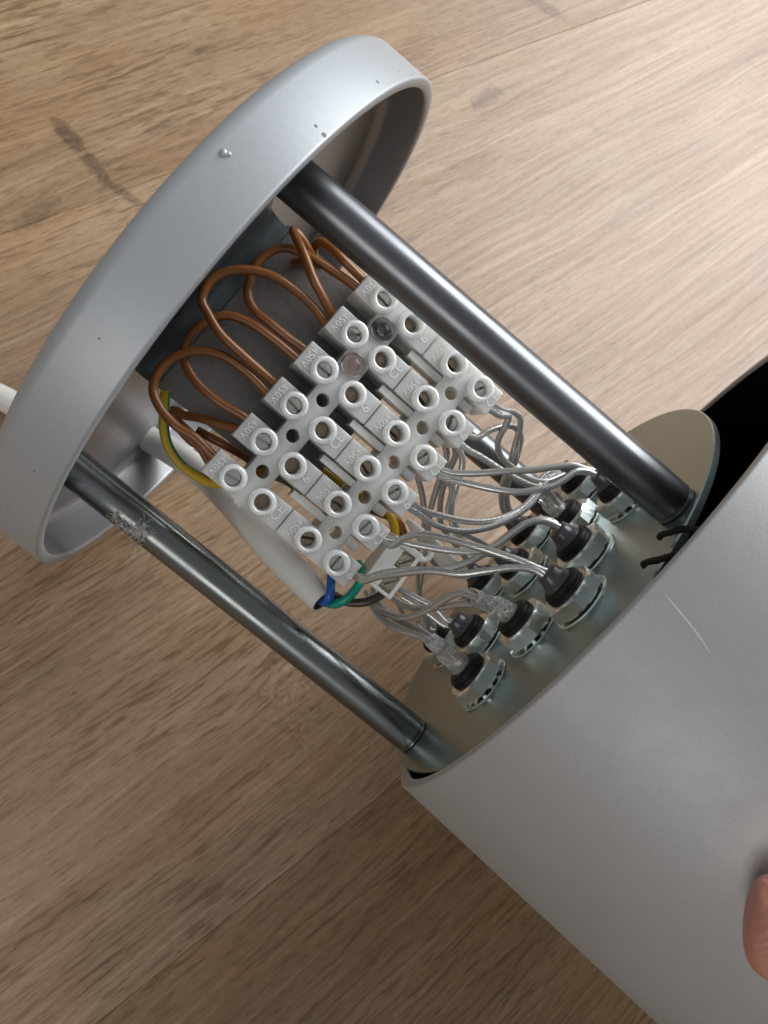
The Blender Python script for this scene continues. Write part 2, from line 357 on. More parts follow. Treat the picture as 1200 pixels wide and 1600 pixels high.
# ================================================================== lamp canopy, rods, disc, bracket
lamp = thing('lamp_canopy', (0, 0, 0), 'round silver lamp canopy joined by three dark steel rods to a galvanised disc', 'lamp')
prof = [(-14.2, 0.01), (-14.2, 62.0)]
for i in range(9):
    a = math.pi / 2 * i / 8; prof.append((-10.7 - 3.5 * math.cos(a), CAP_R - 3.5 + 3.5 * math.sin(a)))
prof += [(-0.6, CAP_R)]
for i in range(1, 5):
    a = math.pi / 2 * i / 4; prof.append((-0.5 + 0.5 * math.sin(a), CAP_R - 0.5 + 0.5 * math.cos(a)))
prof += [(0.0, CAP_R - 2.0), (-0.3, CAP_R - 2.35)]
k_in = len(prof)
prof += [(-0.9, CAP_R - 2.45), (-8.6, CAP_R - 2.7)]
for i in range(1, 7):
    a = math.pi / 2 * i / 6; prof.append((-8.6 - 3.0 * math.sin(a), CAP_R - 2.7 - 3.0 + 3.0 * math.cos(a)))
prof += [(-11.6, 40), (-11.6, 0.01)]
mb = MB().lathe(prof, 160)
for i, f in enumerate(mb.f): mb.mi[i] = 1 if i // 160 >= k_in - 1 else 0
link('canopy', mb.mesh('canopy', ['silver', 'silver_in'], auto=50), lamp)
def on_cap(px, py, lift=0.0):
    r = ray(px, py); a = r.y ** 2 + r.z ** 2; bb = 2 * (CC.y * r.y + CC.z * r.z); c = CC.y ** 2 + CC.z ** 2 - (CAP_R + lift) ** 2
    return CC + r * ((-bb - math.sqrt(bb * bb - 4 * a * c)) / (2 * a))
def blob(mb, p, n, sx, sz, seed=0):
    u = n.orthogonal().normalized(); w = n.cross(u); b = len(mb.v); k = 10
    vs = [p + n * sz]
    for ring, (rr, h) in enumerate(((0.5, 0.8), (0.85, 0.35), (1.0, -0.12))):
        for i in range(k):
            a = 2 * math.pi * i / k; q = sx * rr * (1 + 0.3 * noise.noise(Vector((math.cos(a) * 1.3 + seed, math.sin(a) * 1.3, seed * 2.1))))
            vs.append(p + u * q * math.cos(a) + w * q * math.sin(a) + n * sz * h)
    fs = [(0, 1 + i, 1 + (i + 1) % k) for i in range(k)]
    for rg in range(2): fs += [(1 + rg * k + i, 1 + (rg + 1) * k + i, 1 + (rg + 1) * k + (i + 1) % k, 1 + rg * k + (i + 1) % k) for i in range(k)]
    mb.add(vs, fs)
mb = MB()
for q, (px, py, s_, h) in enumerate(((350, 239, 0.75, 0.55), (357, 241, 0.55, 0.45))):
    p = on_cap(px, py); blob(mb, p, Vector((0, p.y, p.z)).normalized(), s_, h, q * 3.3)
link('paint_blister', mb.mesh('paint_blister', 'silver', auto=0), lamp)
for q, (px, py, s_) in enumerate(((494, 197, .34), (507, 211, .5), (590, 128, .4), (644, 116, .22), (657, 116, .22), (200, 350, .22), (54, 737, .28), (12, 792, .3), (155, 529, .2), (624, 111, .2))):
    mb = MB(); p = on_cap(px, py); blob(mb, p, Vector((0, p.y, p.z)).normalized(), s_, 0.05, q * 1.7)
    link('paint_chip', mb.mesh('paint_chip', 'chip', auto=0), lamp)
for t, m in zip(ROD_T, ('rod', 'rod_dark', 'rod_dark')):
    c = Vector((0, ROD_RHO * math.cos(t), ROD_RHO * math.sin(t))); mb = MB()
    x1 = DISC_X - 0.05
    mb.lathe([(-11.6, 0.01), (-11.6, ROD_R), (x1 - 1.3, ROD_R), (x1 - 1.1, ROD_R - 0.25), (x1 - 0.9, ROD_R - 0.25), (x1 - 0.7, ROD_R), (x1 - 0.25, ROD_R), (x1, ROD_R - 0.25), (x1, 0.01)], 48)
    for v in mb.v: v += c
    link('rod', mb.mesh('rod', m, auto=35), lamp)
mb = MB().lathe([(DISC_X, 0.01), (DISC_X, DISC_R - 0.3), (DISC_X + 0.3, DISC_R), (DISC_X + 1.7, DISC_R), (DISC_X + 2.0, DISC_R - 0.3), (DISC_X + 2.0, 0.01)], 160)
link('end_disc', mb.mesh('end_disc', 'disc', auto=30), lamp)
# bracket: flat plate under the strips, bent up against the canopy floor
mb = MB(); t = 1.6; y0, y1 = 5.0, 51.0
def sheet(cs, name, m, ya=None):
    mb = MB(); low = []
    for i, (x, z) in enumerate(cs):
        a = Vector(cs[max(i - 1, 0)]); c = Vector(cs[min(i + 1, len(cs) - 1)]); d = (c - a).normalized(); nn = Vector((d.y, -d.x)) * -t
        low.append((x + nn.x, z + nn.y))
    k = len(cs); fs = []
    e0 = [edge_y0(x) for x, z in cs] if ya is None else [ya[0]] * k; e1 = y1 if ya is None else ya[1]
    vs = [SP(x, y, z) for (x, z), y in zip(cs, e0)] + [SP(x, e1, z) for x, z in cs] + [SP(x, y, z) for (x, z), y in zip(low, e0)] + [SP(x, e1, z) for x, z in low]
    for i in range(k - 1): fs += [(i, i + 1, k + i + 1, k + i), (2 * k + i, 3 * k + i, 3 * k + i + 1, 2 * k + i + 1), (i, 2 * k + i, 2 * k + i + 1, i + 1), (k + i, k + i + 1, 3 * k + i + 1, 3 * k + i)]
    fs += [(0, k, 3 * k, 2 * k), (k - 1, 3 * k - 1, 4 * k - 1, 2 * k - 1)]
    return mb.add(vs, fs).mesh(name, m, auto=35)
def edge_y0(x): return 4.6 if x < -18 else (5.0 + (x + 18) * 0.045)
br = link('mounting_bracket', sheet([(15.3, -15.0), (0, -15.0), (-26.0, -15.0)], 'mounting_bracket', 'plate'), lamp)
cs = [(-24.6, -14.9), (-24.9, -14.2)]
for i in range(0, 9):
    a = math.pi / 2 * (0.12 + 0.88 * i / 8); cs.append((-26.0 - 4.6 * math.sin(a), -9.2 - 4.6 * math.cos(a)))
cs.append((-30.6, 4.0))
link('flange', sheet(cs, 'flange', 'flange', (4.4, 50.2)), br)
# little rubber tabs hooked over the disc edge
for a, b in (((1072, 826), (1030, 838)), ((1058, 868), (1005, 882))):
    p0 = atx(*a, DISC_X - 1.2); p1 = atx(*b, DISC_X - 2.2); mid = (p0 * 0.45 + p1 * 0.55) + Vector((-0.15, 0, 0))
    mb = MB(); tube(mb, [p0 + Vector((2.5, 1.5, 2.5)), p0, mid, p1, p1 + (p1 - mid) * 0.05 + Vector((0.6, 0, 0))], lambda s: 0.72 - 0.12 * s, 8, 0.7, noise_amp=0.4)
    link('rubber_tab', mb.mesh('rubber_tab', 'rubber', auto=0, recalc=False), lamp)
# ================================================================== housing tube
th_u = TUBE_D.cross(Vector((0, 0, 1))).normalized(); th_w = TUBE_D.cross(th_u)
RT = Matrix((TUBE_D, th_u, th_w)).transposed()
hs = thing('lamp_housing', TUBE_O, 'wide silver grey cylinder housing with black inside, held tilted at the lower right', 'lamp housing', rot=RT)
HL = 190
mb = MB().lathe([(0.0, TUBE_R - 2.1), (0.0, TUBE_R - 0.5), (0.15, TUBE_R - 0.15), (0.5, TUBE_R), (HL, TUBE_R), (HL, TUBE_R - 2.6), (0.3, TUBE_R - 2.6), (0.05, TUBE_R - 2.4)], 192, closed=True)
link('shell', mb.mesh('shell', 'silver_tube', auto=50), hs)
mb = MB().lathe([(0.8, TUBE_R - 2.65), (HL - 3, TUBE_R - 2.65), (HL - 3, 0.01)], 128)
link('black_inner_face', mb.mesh('black_inner_face', 'black'), hs)  # inner face of the tube, drawn near-black
def on_tube(px, py, lift=0.0):
    r = ray(px, py); oc = CC - TUBE_O; a_ = r - TUBE_D * r.dot(TUBE_D); c_ = oc - TUBE_D * oc.dot(TUBE_D)
    A = a_.dot(a_); B = 2 * a_.dot(c_); D = c_.dot(c_) - (TUBE_R + lift) ** 2
    p = CC + r * ((-B - math.sqrt(B * B - 4 * A * D)) / (2 * A)); n = p - TUBE_O; n -= TUBE_D * n.dot(TUBE_D); return p, n.normalized()
RTi = RT.transposed()
def scratch(pix, w):
    c = spline([on_tube(*p)[0] for p in pix], 0.7); mb = MB(); vs = []; fs = []
    for i, p in enumerate(c):
        q = RTi @ (p - TUBE_O); rr = Vector((q.y, q.z)); rr = rr.normalized()
        tg = RTi @ (c[min(i + 1, len(c) - 1)] - c[max(i - 1, 0)]).normalized(); nn = Vector((0, rr.x, rr.y)); sd = tg.cross(nn).normalized()
        ww = w * min(1, 4 * min(i + .3, len(c) - 1 - i + .3) / len(c)); q = Vector((q.x, rr.x * TUBE_R, rr.y * TUBE_R))
        vs += [q - sd * ww + nn * -0.01, q + nn * 0.05, q + sd * ww + nn * -0.01]
        if i: b = 3 * (i - 1); fs += [(b, b + 1, b + 4, b + 3), (b + 1, b + 2, b + 5, b + 4)]
    mb.add(vs, fs); return mb
link('scratch', scratch([(1036, 925), (1058, 952), (1082, 981), (1101, 1008), (1110, 1025)], 0.13).mesh('scratch', 'scratch', auto=0), hs)
# ================================================================== terminal strips
def text_mesh(s, size):
    cu = bpy.data.curves.new('txt', 'FONT'); cu.body = s; cu.size = size * MM; cu.align_x = 'CENTER'; cu.align_y = 'CENTER'; cu.extrude = 0.015 * MM; cu.bevel_depth = 0.02 * MM; cu.bevel_resolution = 0; cu.resolution_u = 2
    o = bpy.data.objects.new('txt', cu); me = bpy.data.meshes.new_from_object(o); bpy.data.objects.remove(o); me.materials.clear(); me.materials.append(MAT['letter']); return me
T450, TCE, T6 = text_mesh('450V', 2.3), text_mesh('CE', 2.9), text_mesh('6\u00b0', 2.9)
tower_prof = [(-2.6, 3.0), (-1.0, 2.98), (-0.45, 2.85), (-0.1, 2.6), (0.0, 2.35), (-0.08, 2.05), (-0.5, 1.86), (-5.0, 1.78), (-12.5, 1.75)]
tower_me = MB().lathe(tower_prof, 36, 'Z').mesh('screw_tower', 'tower', auto=60)
def screw_mesh(m, slot=True):
    mb = MB(); R = 1.68
    if not slot:
        mb.lathe([(-1.0, R), (-0.05, R), (0.0, R - 0.2), (0.05, 0.01)], 24, 'Z'); return mb.mesh('clamp_screw', m)
    g = 0.30
    for sg in (1, -1):
        a0 = math.asin(g / R); pts = [(R * math.cos(a0 + (math.pi - 2 * a0) * i / 12), sg * R * math.sin(a0 + (math.pi - 2 * a0) * i / 12)) for i in range(13)]
        n = 13; vs = [(x, y, 0.0) for x, y in pts] + [(x, y, -2.8) for x, y in pts]
        mb.add(vs, [tuple(range(n)), tuple(range(n, 2 * n))[::-1]] + [(i, (i + 1) % n, n + (i + 1) % n, n + i) for i in range(n)])
    mb.lathe([(-3.4, R - .02), (-2.6, R - .02), (-2.6, 0.01)], 20, 'Z')
    return mb.mesh('clamp_screw', m, smooth=False)
scr_n, scr_b, scr_p = screw_mesh('nickel'), screw_mesh('brass'), screw_mesh('brass', False)
def strip(name, label, xa, xb, wa, wb, rows, hole_x, first):
    st = thing(name, GO, label, 'terminal strip', None, RG)
    hw = 3.1; o = []
    for j in range(6):
        o += [(xa, 10 * j - hw), (xa, 10 * j + hw)]
        if j < 5: o += [(wa, 10 * j + hw), (wa, 10 * j + 10 - hw)]
    for j in range(5, -1, -1):
        o += [(xb, 10 * j + hw)]
        if first and j == 0: o += [(xb, -hw), (6.4, -hw), (6.1, -hw - .5), (5.5, -hw - .25), (5.0, -hw - 1.3), (4.2, -hw - .7), (3.7, -hw - 1.0), (3.1, -hw - 0.3), (2.4, -hw - .35), (2.0, -hw)]
        else: o += [(xb, 10 * j - hw)]
        if j > 0: o += [(wb, 10 * j - hw), (wb, 10 * j - 10 + hw)]
    holes = [(x, 10 * j, 2.2) for x in rows for j in range(6)] + [(hole_x, 10 * j + 5, 1.5) for j in range(5)]
    mb = plate_mesh(o, holes, -13.4, -2.5)
    h = link('housing', mb.mesh('housing', 'nylon', smooth=False), st)
    bv = h.modifiers.new('edge', 'BEVEL'); bv.width = 0.18 * MM; bv.segments = 2; bv.limit_method = 'ANGLE'; bv.angle_limit = math.radians(50)
    for ri, x in enumerate(rows):
        for j in range(6):
            t = link('screw_tower', tower_me, st, TM((x, 10 * j, 0)))
            deep = (first and ri == 1)
            me = scr_p if deep else (scr_b if (not first and ri == 0) else scr_n)
            ang = random.uniform(-0.5, 0.5) + (0.3 if ri == 0 and first else (0.15 if not first and ri == 0 else 1.5))
            dz = {0: -3.4, 1: -6.0}[ri] if first else {0: -5.5, 1: -3.6}[ri]
            link('clamp_screw', me, t, TM((random.uniform(-.05, .05), random.uniform(-.05, .05), dz + random.uniform(-.4, .3))) @ Matrix.Rotation(ang, 4, 'Z') @ Matrix.Rotation(random.uniform(-.06, .06), 4, 'X'))
    for j in range(6):
        link('lettering', T450, st, TM((rows[0] - 4.1 if first else rows[0] - 3.9, 10 * j, -2.45)) @ Matrix.Rotation(-math.pi / 2, 4, 'Z'))
        link('lettering', (TCE if (j % 2 == 0) == first else T6), st, TM((rows[1] + 4.1, 10 * j + 0.2, -2.45)) @ Matrix.Rotation(math.pi / 2, 4, 'Z'))
    return st
sa = strip('terminal_strip', 'translucent terminal strip with brown wires, screwed to the steel bracket beside the canopy', -5.8, 14.05, 1.0, 7.1, (0.0, 7.99), 4.0, True)
sb = strip('terminal_strip', 'translucent terminal strip with clear wires, butted on the side away from the canopy', 14.35, 33.9, 20.9, 27.5, (20.72, 28.85), 24.6, False)
bar = MB().box((11.8, -0.8, -8.5), (20.85, 0.8, -3.2)).mesh('link_bar', 'clear_bar', smooth=False)
tab = MB().box((27.55, -0.9, -8.5), (30.6, 0.9, -3.4)).mesh('link_bar', 'clear_bar', smooth=False)
for j in range(5):
    link('link_bar', bar, sb, TM((0, 10 * j + 5.6, 0))); link('link_bar', tab, sb, TM((0, 10 * j + 5.2, 0)))
# socket screws holding the strip
def socket_screw(m):
    mb = MB(); R = 2.65
    mb.lathe([(-1.2, R - .5), (-0.5, R), (0.0, R), (0.22, R - 0.2), (0.28, R - 0.6)], 36, 'Z')
    b = len(mb.v) - 36; hexv = []
    for i in range(36):
        a = 2 * math.pi * i / 36; rr = 1.3 / math.cos(((a + math.pi / 6) % (math.pi / 3)) - math.pi / 6); hexv.append((rr * math.cos(a), rr * math.sin(a)))
    b1 = len(mb.v); mb.v += [Vector((x, y, 0.26)) for x, y in hexv]; b2 = len(mb.v); mb.v += [Vector((x * .96, y * .96, -1.3)) for x, y in hexv]; cc = len(mb.v); mb.v.append(Vector((0, 0, -1.45)))
    for i in range(36):
        i2 = (i + 1) % 36
        for A, B in ((b, b1), (b1, b2)): mb.f.append((A + i, A + i2, B + i2, B + i)); mb.mi.append(0)
        mb.f.append((b2 + i, b2 + i2, cc)); mb.mi.append(0)
    return mb.mesh('socket_screw', m, auto=30)
link('socket_screw', socket_screw('copperscrew'), sa, TM((4.0, 35, -1.9)) @ Matrix.Rotation(0.3, 4, 'Z'), 'warm toned hex socket screw')
link('socket_screw', socket_screw('blackscrew'), sa, TM((4.0, 45, -1.9)) @ Matrix.Rotation(0.1, 4, 'Z'), 'dark hex socket screw')
# ================================================================== cable glands
nut = MB(); n = 48
def nutring(x, f):
    b = len(nut.v)
    for i in range(n):
        a = 2 * math.pi * i / n; hx = 6.0 / math.cos(((a + math.pi / 6) % (math.pi / 3)) - math.pi / 6); r = f(hx); nut.v.append(Vector((x, r * math.cos(a), r * math.sin(a))))
    return b
rs = [nutring(-0.85, lambda h: 4.4), nutring(-0.85, lambda h: min(h, 6.0)), nutring(-1.2, lambda h: h), nutring(-4.0, lambda h: h), nutring(-4.45, lambda h: min(h, 5.9)), nutring(-4.5, lambda h: 5.6), nutring(-4.5, lambda h: 4.5), nutring(-1.5, lambda h: 4.4)]
for A, B in zip(rs, rs[1:]):
    for i in range(n): nut.f.append((A + i, A + (i + 1) % n, B + (i + 1) % n, B + i)); nut.mi.append(0)
nut_me = nut.mesh('hex_nut', 'nut', auto=20)
wm = MB().lathe([(0, 4.5), (0, 6.9), (-0.25, 7.0), (-0.5, 6.85), (-0.5, 4.5)], 48, closed=True)
washer_me = wm.mesh('washer', 'nut', auto=35)
wt = MB()
wt.lathe([(0, 4.5), (0, 6.9), (-0.2, 7.0), (-0.35, 6.85), (-0.35, 4.5)], 48, closed=True)
for i in range(16):
    a = 2 * math.pi * i / 16; c, s_ = math.cos(a), math.sin(a); p = Vector((-0.62, 6.05 * c, 6.05 * s_)); tv = Vector((0, -s_, c)); rv = Vector((0, c, s_)); xv = Vector((1, 0, 0))
    wt.add([p + rv * sr * .75 + tv * st_ * .42 + xv * sx_ * (.28 if st_ > 0 else .2) for sx_ in (-1, 1) for st_ in (-1, 1) for sr in (-1, 1)],
           [(0, 1, 3, 2), (4, 6, 7, 5), (0, 4, 5, 1), (2, 3, 7, 6), (0, 2, 6, 4), (1, 5, 7, 3)])
star_me = wt.mesh('washer', 'nut', auto=35)
bush_me = MB().lathe([(-2.0, 4.3), (-4.55, 4.4), (-4.6, 4.6), (-5.3, 4.6), (-5.35, 4.42), (-5.5, 4.42), (-5.55, 4.5), (-6.0, 4.45), (-6.05, 4.25), (-6.4, 4.1), (-6.7, 3.7), (-6.8, 3.2), (-6.8, 0.01)], 40).mesh('rubber_bushing', 'rubber', auto=35)
def grey_sleeve(seed):
    random.seed(seed); mb = MB(); mb.lathe([(-6.3, 3.7), (-6.9, 3.45), (-7.6, 2.95), (-8.5, 2.6), (-9.3, 2.45), (-9.9, 2.3), (-10.1, 1.9), (-9.9, 0.01)], 20, jit=0.045); return mb.mesh('sleeve', 'sleeve', auto=0)
def crinkle_sleeve(tip, r0, r1, seed):
    mb = MB(); d = Vector(tip); base = Vector((-6.5, 0, 0))
    tube(mb, [base, base.lerp(d, .35) + Vector((-.8, 0, 0)), base.lerp(d, .7), d], lambda s: r0 + (r1 - r0) * s + 0.2 * noise.noise(Vector((s * 5, seed, 0))), 18, 0.6, noise_amp=0.34, cap=False, flat=0.8, ridge=(0.4, 2.4))
    return mb.mesh('sleeve', 'crinkle', auto=24, recalc=False)
GL = {  # name: (y, z, kind, star washer, label)
 1: (-25.2, 20.4, 'clear', True, 'lowest cable gland, its crinkled clear sleeve bent toward the lower rod'),
 2: (-9.2, 22.2, 'clear', True, 'cable gland with a crinkled clear sleeve, next to the widest grey sleeved gland'),
 3: (2.5, 33.3, 'grey', False, 'frontmost cable gland, grey sleeve, closest to the housing edge'),
 4: (11.4, 18.9, 'grey', False, 'grey sleeved cable gland whose wires arch over, directly above the frontmost gland'),
 5: (27.5, 13.3, 'grey', True, 'cable gland half hidden under the upper rod'),
 6: (16.4, -1.8, 'blob', False, 'cable gland with a short clear glue blob on its black bushing'),
 7: (26.7, -17.8, 'grey', False, 'back cable gland between the upper rod and the far rod'),
 8: (7.8, -24.0, 'grey', False, 'back cable gland just in front of the far rod foot'),
 9: (-0.7, -9.0, 'grey', False, 'middle cable gland beneath the frontmost gland wires'),
 10: (-20.3, -0.6, 'grey', False, 'grey sleeved cable gland behind the two clear sleeved glands'),
 11: (-29.4, -21.7, 'clear_short', False, 'farthest cable gland at the lower disc edge, short clear sleeve'),
 12: (-9.8, -25.0, 'grey', False, 'back cable gland in shadow under the white connector block wires')}
TIPS = {}
for k, (gy, gz, kind, star, label) in GL.items():
    rt = Matrix.Rotation(random.Random(k).uniform(0, 1.0) if k != 3 else 0.12, 3, 'X')
    g = thing('cable_gland', (DISC_X - 0.02, gy, gz), label, 'cable gland', 'cable glands on the galvanised disc', rt)
    link('washer', star_me if star else washer_me, g); link('hex_nut', nut_me, g); link('rubber_bushing', bush_me, g)
    base = Vector((DISC_X - 0.02, gy, gz))
    if kind == 'grey': link('sleeve', grey_sleeve(k), g); tip = Vector((-9.8, 0, 0))
    else:
        tl = {1: atx(672, 999, 74.5), 2: atx(738, 932, 74.0)}.get(k, base + Vector((-12.0, 0, 0.5))) - base
        tl = rt.transposed() @ tl
        link('sleeve', crinkle_sleeve(tl, 2.8, 2.0 if k < 3 else 2.2, k), g); tip = rt @ tl * 0.55 + Vector((-4, 0, 0)) * 0.45
        if k in (1, 2): tip = (rt @ tl)
    TIPS[k] = base + tip
random.seed(11)
# ================================================================== wires
def wpix(pix, p0, p1, bump=0.0, side=0):
    """waypoints read off the photo between two known ends; depth runs from the one end to the other"""
    P = list(pix); d0, d1 = depth(p0), depth(p1)
    pr0 = CR @ p0 + CT; pr1 = CR @ p1 + CT
    a = (600 + CF * pr0.x / pr0.z, 800 + CF * pr0.y / pr0.z); b = (600 + CF * pr1.x / pr1.z, 800 + CF * pr1.y / pr1.z)
    L_ = [0]; prev = a
    for q in P + [b]: L_.append(L_[-1] + math.hypot(q[0] - prev[0], q[1] - prev[1])); prev = q
    out = [p0]
    for q, l in zip(P, L_[1:]):
        s = l / L_[-1]; out.append(atd(q[0], q[1], d0 + (d1 - d0) * s - bump * math.sin(math.pi * s)))
    return out + [p1]
def A_in(j, dy=0, x=-3.5): return SP(x, 10 * j + dy, -8.0)
def B_out(j, dy=0, x=31.5): return SP(x, 10 * j + dy, -8.0)
BR = 1.03; BG = 'brown link wires of the terminal strip'
def brown(pix, p0, p1, label, bump=4.0):
    return wire_obj('brown_wire', wpix(pix, p0, p1, bump), BR, 'brown', label, 'wire', BG, n=14, step=0.9)
brown([(333, 712), (304, 683), (277, 667), (250, 637), (239, 607), (253, 573), (283, 554), (317, 549), (350, 557), (387, 583), (415, 611)], A_in(0, 1), A_in(2, -1.2), 'brown wire making the lowest loop, from the first to the third terminal')
brown([(383, 653), (340, 627), (307, 597), (292, 573), (287, 550), (300, 520), (323, 502), (353, 493), (387, 503), (427, 530), (460, 557)], A_in(1, 1.2), A_in(3, -1.2), 'brown wire of the second loop, passing behind the tallest brown loop', 3.0)
brown([(430, 600), (377, 553), (343, 520), (323, 487), (315, 470), (327, 440), (353, 425), (387, 422), (427, 432), (460, 453), (490, 480), (510, 507)], A_in(2, 1.2), A_in(4, -1.4), 'brown wire making the tallest loop, third to fifth terminal', 7.0)
brown([(477, 547), (453, 530), (420, 503), (397, 483), (387, 460), (393, 427), (410, 402), (440, 387), (467, 393), (490, 405), (520, 423), (557, 450)], A_in(3, 1.2), A_in(5, -1.2), 'brown wire looping behind the steep brown wire to the top terminal', 3.5)
brown([(520, 493), (507, 470), (490, 437), (477, 403), (466, 378), (458, 360), (466, 366), (478, 384), (486, 402)], A_in(4, 1.4), SP(-22, 44, -19), 'steep brown wire standing straight up beside the upper rod', 9.0)
brown([(567, 437), (540, 410), (517, 387), (500, 378), (491, 386), (490, 402), (500, 412)], A_in(5, 1.3), SP(-18, 49, -19), 'short brown wire hooking down next to the upper rod', 6.0)
brown([(373, 672), (343, 662), (307, 652), (285, 648), (272, 640), (275, 655), (300, 680)], A_in(1, -1.3), SP(-2, -2, -18), 'brown wire running flat under the lowest loop and turning back under the strip', 1.0)
brown([(300, 690), (318, 700), (335, 716)], SP(-19, 1.5, -19), SP(0, 1, -16), 'brown wire end tucked beneath the first terminal', 0.0)
brown([(590, 800), (622, 815), (632, 838), (641, 858)], SP(22, 12, -17), ats(648, 875, -20), 'brown wire dropping from below the strip into the white connector block', 0.0)
brown([(385, 715), (400, 728)], SP(-12, 3, -20), SP(14, 8, -18), 'brown wire seen through the slot between the two lowest terminals', 0.0)
# earth wire
pts = wpix([(257, 640), (256, 665), (262, 695), (282, 725), (310, 745), (335, 755), (375, 752), (410, 737)], ats(258, 612, -14), ats(440, 728, -19), 0)
pts += [ats(500, 735, -18), ats(545, 765, -18), ats(590, 790, -18), ats(613, 812, -18), ats(618, 845, -19), ats(620, 872, -21)]
wire_obj('earth_wire', pts, 1.15, ['yellow', 'green'], 'green and yellow earth wire curving round beneath the terminal strips', 'wire', None, n=14, step=0.8, stripe=0.05)
# mains cable
ent = Vector((-11.8, -40.5, -46.0)); mo = ent
end = ats(503, 940, -14)
mains = thing('mains_cable', mo, 'white mains cable coming out of the canopy under the strips, blue and green cores showing', 'cable')
FN = M3.transposed() @ Vector((0, 0, 1))
def atf(px, py, h):
    r = ray(px, py); return CC + r * ((h - FLOOR - FN.dot(CC)) / FN.dot(r))
sh = [atf(-70, 590, 4.2), atf(4, 622, 4.2), atf(60, 650, 5.0), Vector((-19.5, -37.5, -42)), ent, atd(262, 702, depth(ent) - 4), atd(310, 735, depth(ent) - 16), atd(352, 775, depth(ent) - 28), atd(400, 825, depth(ent) - 38), atd(446, 878, depth(end) + 5), atd(480, 915, depth(end) + 2), end]
mb = MB(); tube(mb, sh, lambda s: 3.9 if s < .75 else 3.9 + 0.9 * math.sin((s - .75) / .25 * math.pi) - 0.8 * (s - .75) / .25, 24, 1.2, flat=0.88)
link('sheath', mb.mesh('sheath', 'white', off=mo, auto=60, recalc=False), mains)
ddir = (end - atd(480, 915, depth(end) + 2)).normalized()
mb = MB(); tube(mb, [end - ddir * 1.0, end - ddir * 0.1, end + ddir * 0.15], lambda s: 2.75 - 0.3 * s, 20, 0.3)
link('sheath_end_shade', mb.mesh('sheath_end_shade', 'rubber', off=mo, auto=30, recalc=False), mains)  # solid black end piece stands in for the shade inside the cut sheath
de = depth(end)
for nm, m, pp in (('blue_core', 'blue', [end - ddir * 1.5, atd(507, 941, de - 1.5), atd(515, 932, de - 3.5), atd(517, 912, de - 2.5), atd(518, 890, de + 1), atd(519, 868, de + 4)]),
                  ('green_core', 'teal', [end - ddir * 1.5, atd(514, 943, de - 0.5), atd(528, 943, de - 3.0), atd(546, 932, de - 4.0), atd(560, 914, de - 3.5), atd(566, 897, de + 1), atd(560, 880, de + 4)]),
                  ('brown_core', 'darkbrown', [end - ddir * 1.5, atd(520, 930, de + 1.5), atd(540, 940, de + 2), atd(570, 941, de + 1), atd(592, 932, de + 1), atd(612, 915, de + 1.5)])):
    mb = MB(); tube(mb, pp, 1.05, 14, 0.6); link(nm, mb.mesh(nm, m, off=mo, auto=60, recalc=False), mains)
# clear stranded wires
CW = 'clear insulated wires between strip and glands'
def clear(pix, p0, p1, label, bump=0.0, r=0.80):
    return wire_obj('clear_wire', wpix(pix, p0, p1, bump), r, 'wire', label, 'wire', CW, n=10, step=0.9)
def tip(k, a=0.0, b=0.0): return TIPS[k] + Vector((2.0, a, b))
clear([(566, 907), (590, 901), (627, 896), (672, 892), (720, 897), (760, 892), (800, 887), (827, 888), (846, 896)], B_out(0, .9), tip(3, -1, .6), 'front clear wire running flat from the lowest terminal to the frontmost gland', 5)
clear([(570, 903), (600, 895), (637, 891), (685, 890), (722, 882), (755, 866), (775, 851), (800, 832), (822, 818), (845, 812), (868, 818)], B_out(0, -.9), tip(4, -1, 0), 'clear wire from the lowest terminal climbing to the arched grey gland', 2)
clear([(610, 853), (630, 841), (655, 834), (685, 838), (715, 846), (750, 856), (785, 867), (817, 878), (843, 889)], B_out(1, .9), tip(3, .9, -.4), 'clear wire from the second terminal humping up then down to the frontmost gland', 6)
clear([(615, 843), (642, 850), (672, 856), (710, 861), (745, 862), (770, 855), (800, 834), (826, 817), (850, 814), (870, 822)], B_out(1, -.9), tip(4, 1, .3), 'clear wire from the second terminal passing under another before the arched grey gland', 3)
clear([(657, 795), (680, 803), (710, 811), (740, 815), (767, 813), (797, 804), (820, 790), (838, 768), (845, 748), (860, 738)], B_out(2, .9), tip(7, -1, .5), 'upper clear wire of the sagging pair from the third terminal', 2)
clear([(652, 802), (672, 816), (697, 826), (725, 830), (752, 827), (783, 817), (812, 802), (836, 780), (852, 755), (868, 742)], B_out(2, -.9), tip(7, 1, -.5), 'lower clear wire of the sagging pair from the third terminal', 4)
clear([(702, 738), (735, 740), (785, 737), (835, 734), (870, 729), (895, 727), (915, 733)], B_out(3, .9), tip(5, 1, -.8), 'nearly level clear wire from the fourth terminal to the gland under the upper rod', 2)
clear([(698, 747), (737, 757), (775, 765), (812, 769), (842, 765), (865, 759), (885, 747), (900, 737), (918, 737), (935, 746)], B_out(3, -.9), tip(5, -1, .6), 'clear wire from the fourth terminal sagging then rising to the gland under the upper rod', 5)
clear([(743, 684), (762, 674), (785, 666), (803, 667), (813, 680), (811, 700), (802, 730), (792, 765), (795, 795)], B_out(4, .9), tip(8, .8, 0), 'clear wire from the fifth terminal making a round loop then dropping', 0)
clear([(733, 704), (750, 713), (772, 727), (797, 743), (825, 757), (860, 770)], B_out(4, -.9), tip(6, -.5, .5), 'straight bright clear wire from the fifth terminal crossing the far rod', 2)
clear([(785, 641), (800, 643), (812, 652), (812, 670), (805, 695), (797, 725), (784, 765), (786, 795)], B_out(5, .9), tip(8, -.8, .6), 'clear wire from the top terminal bending down close to the upper rod', 0)
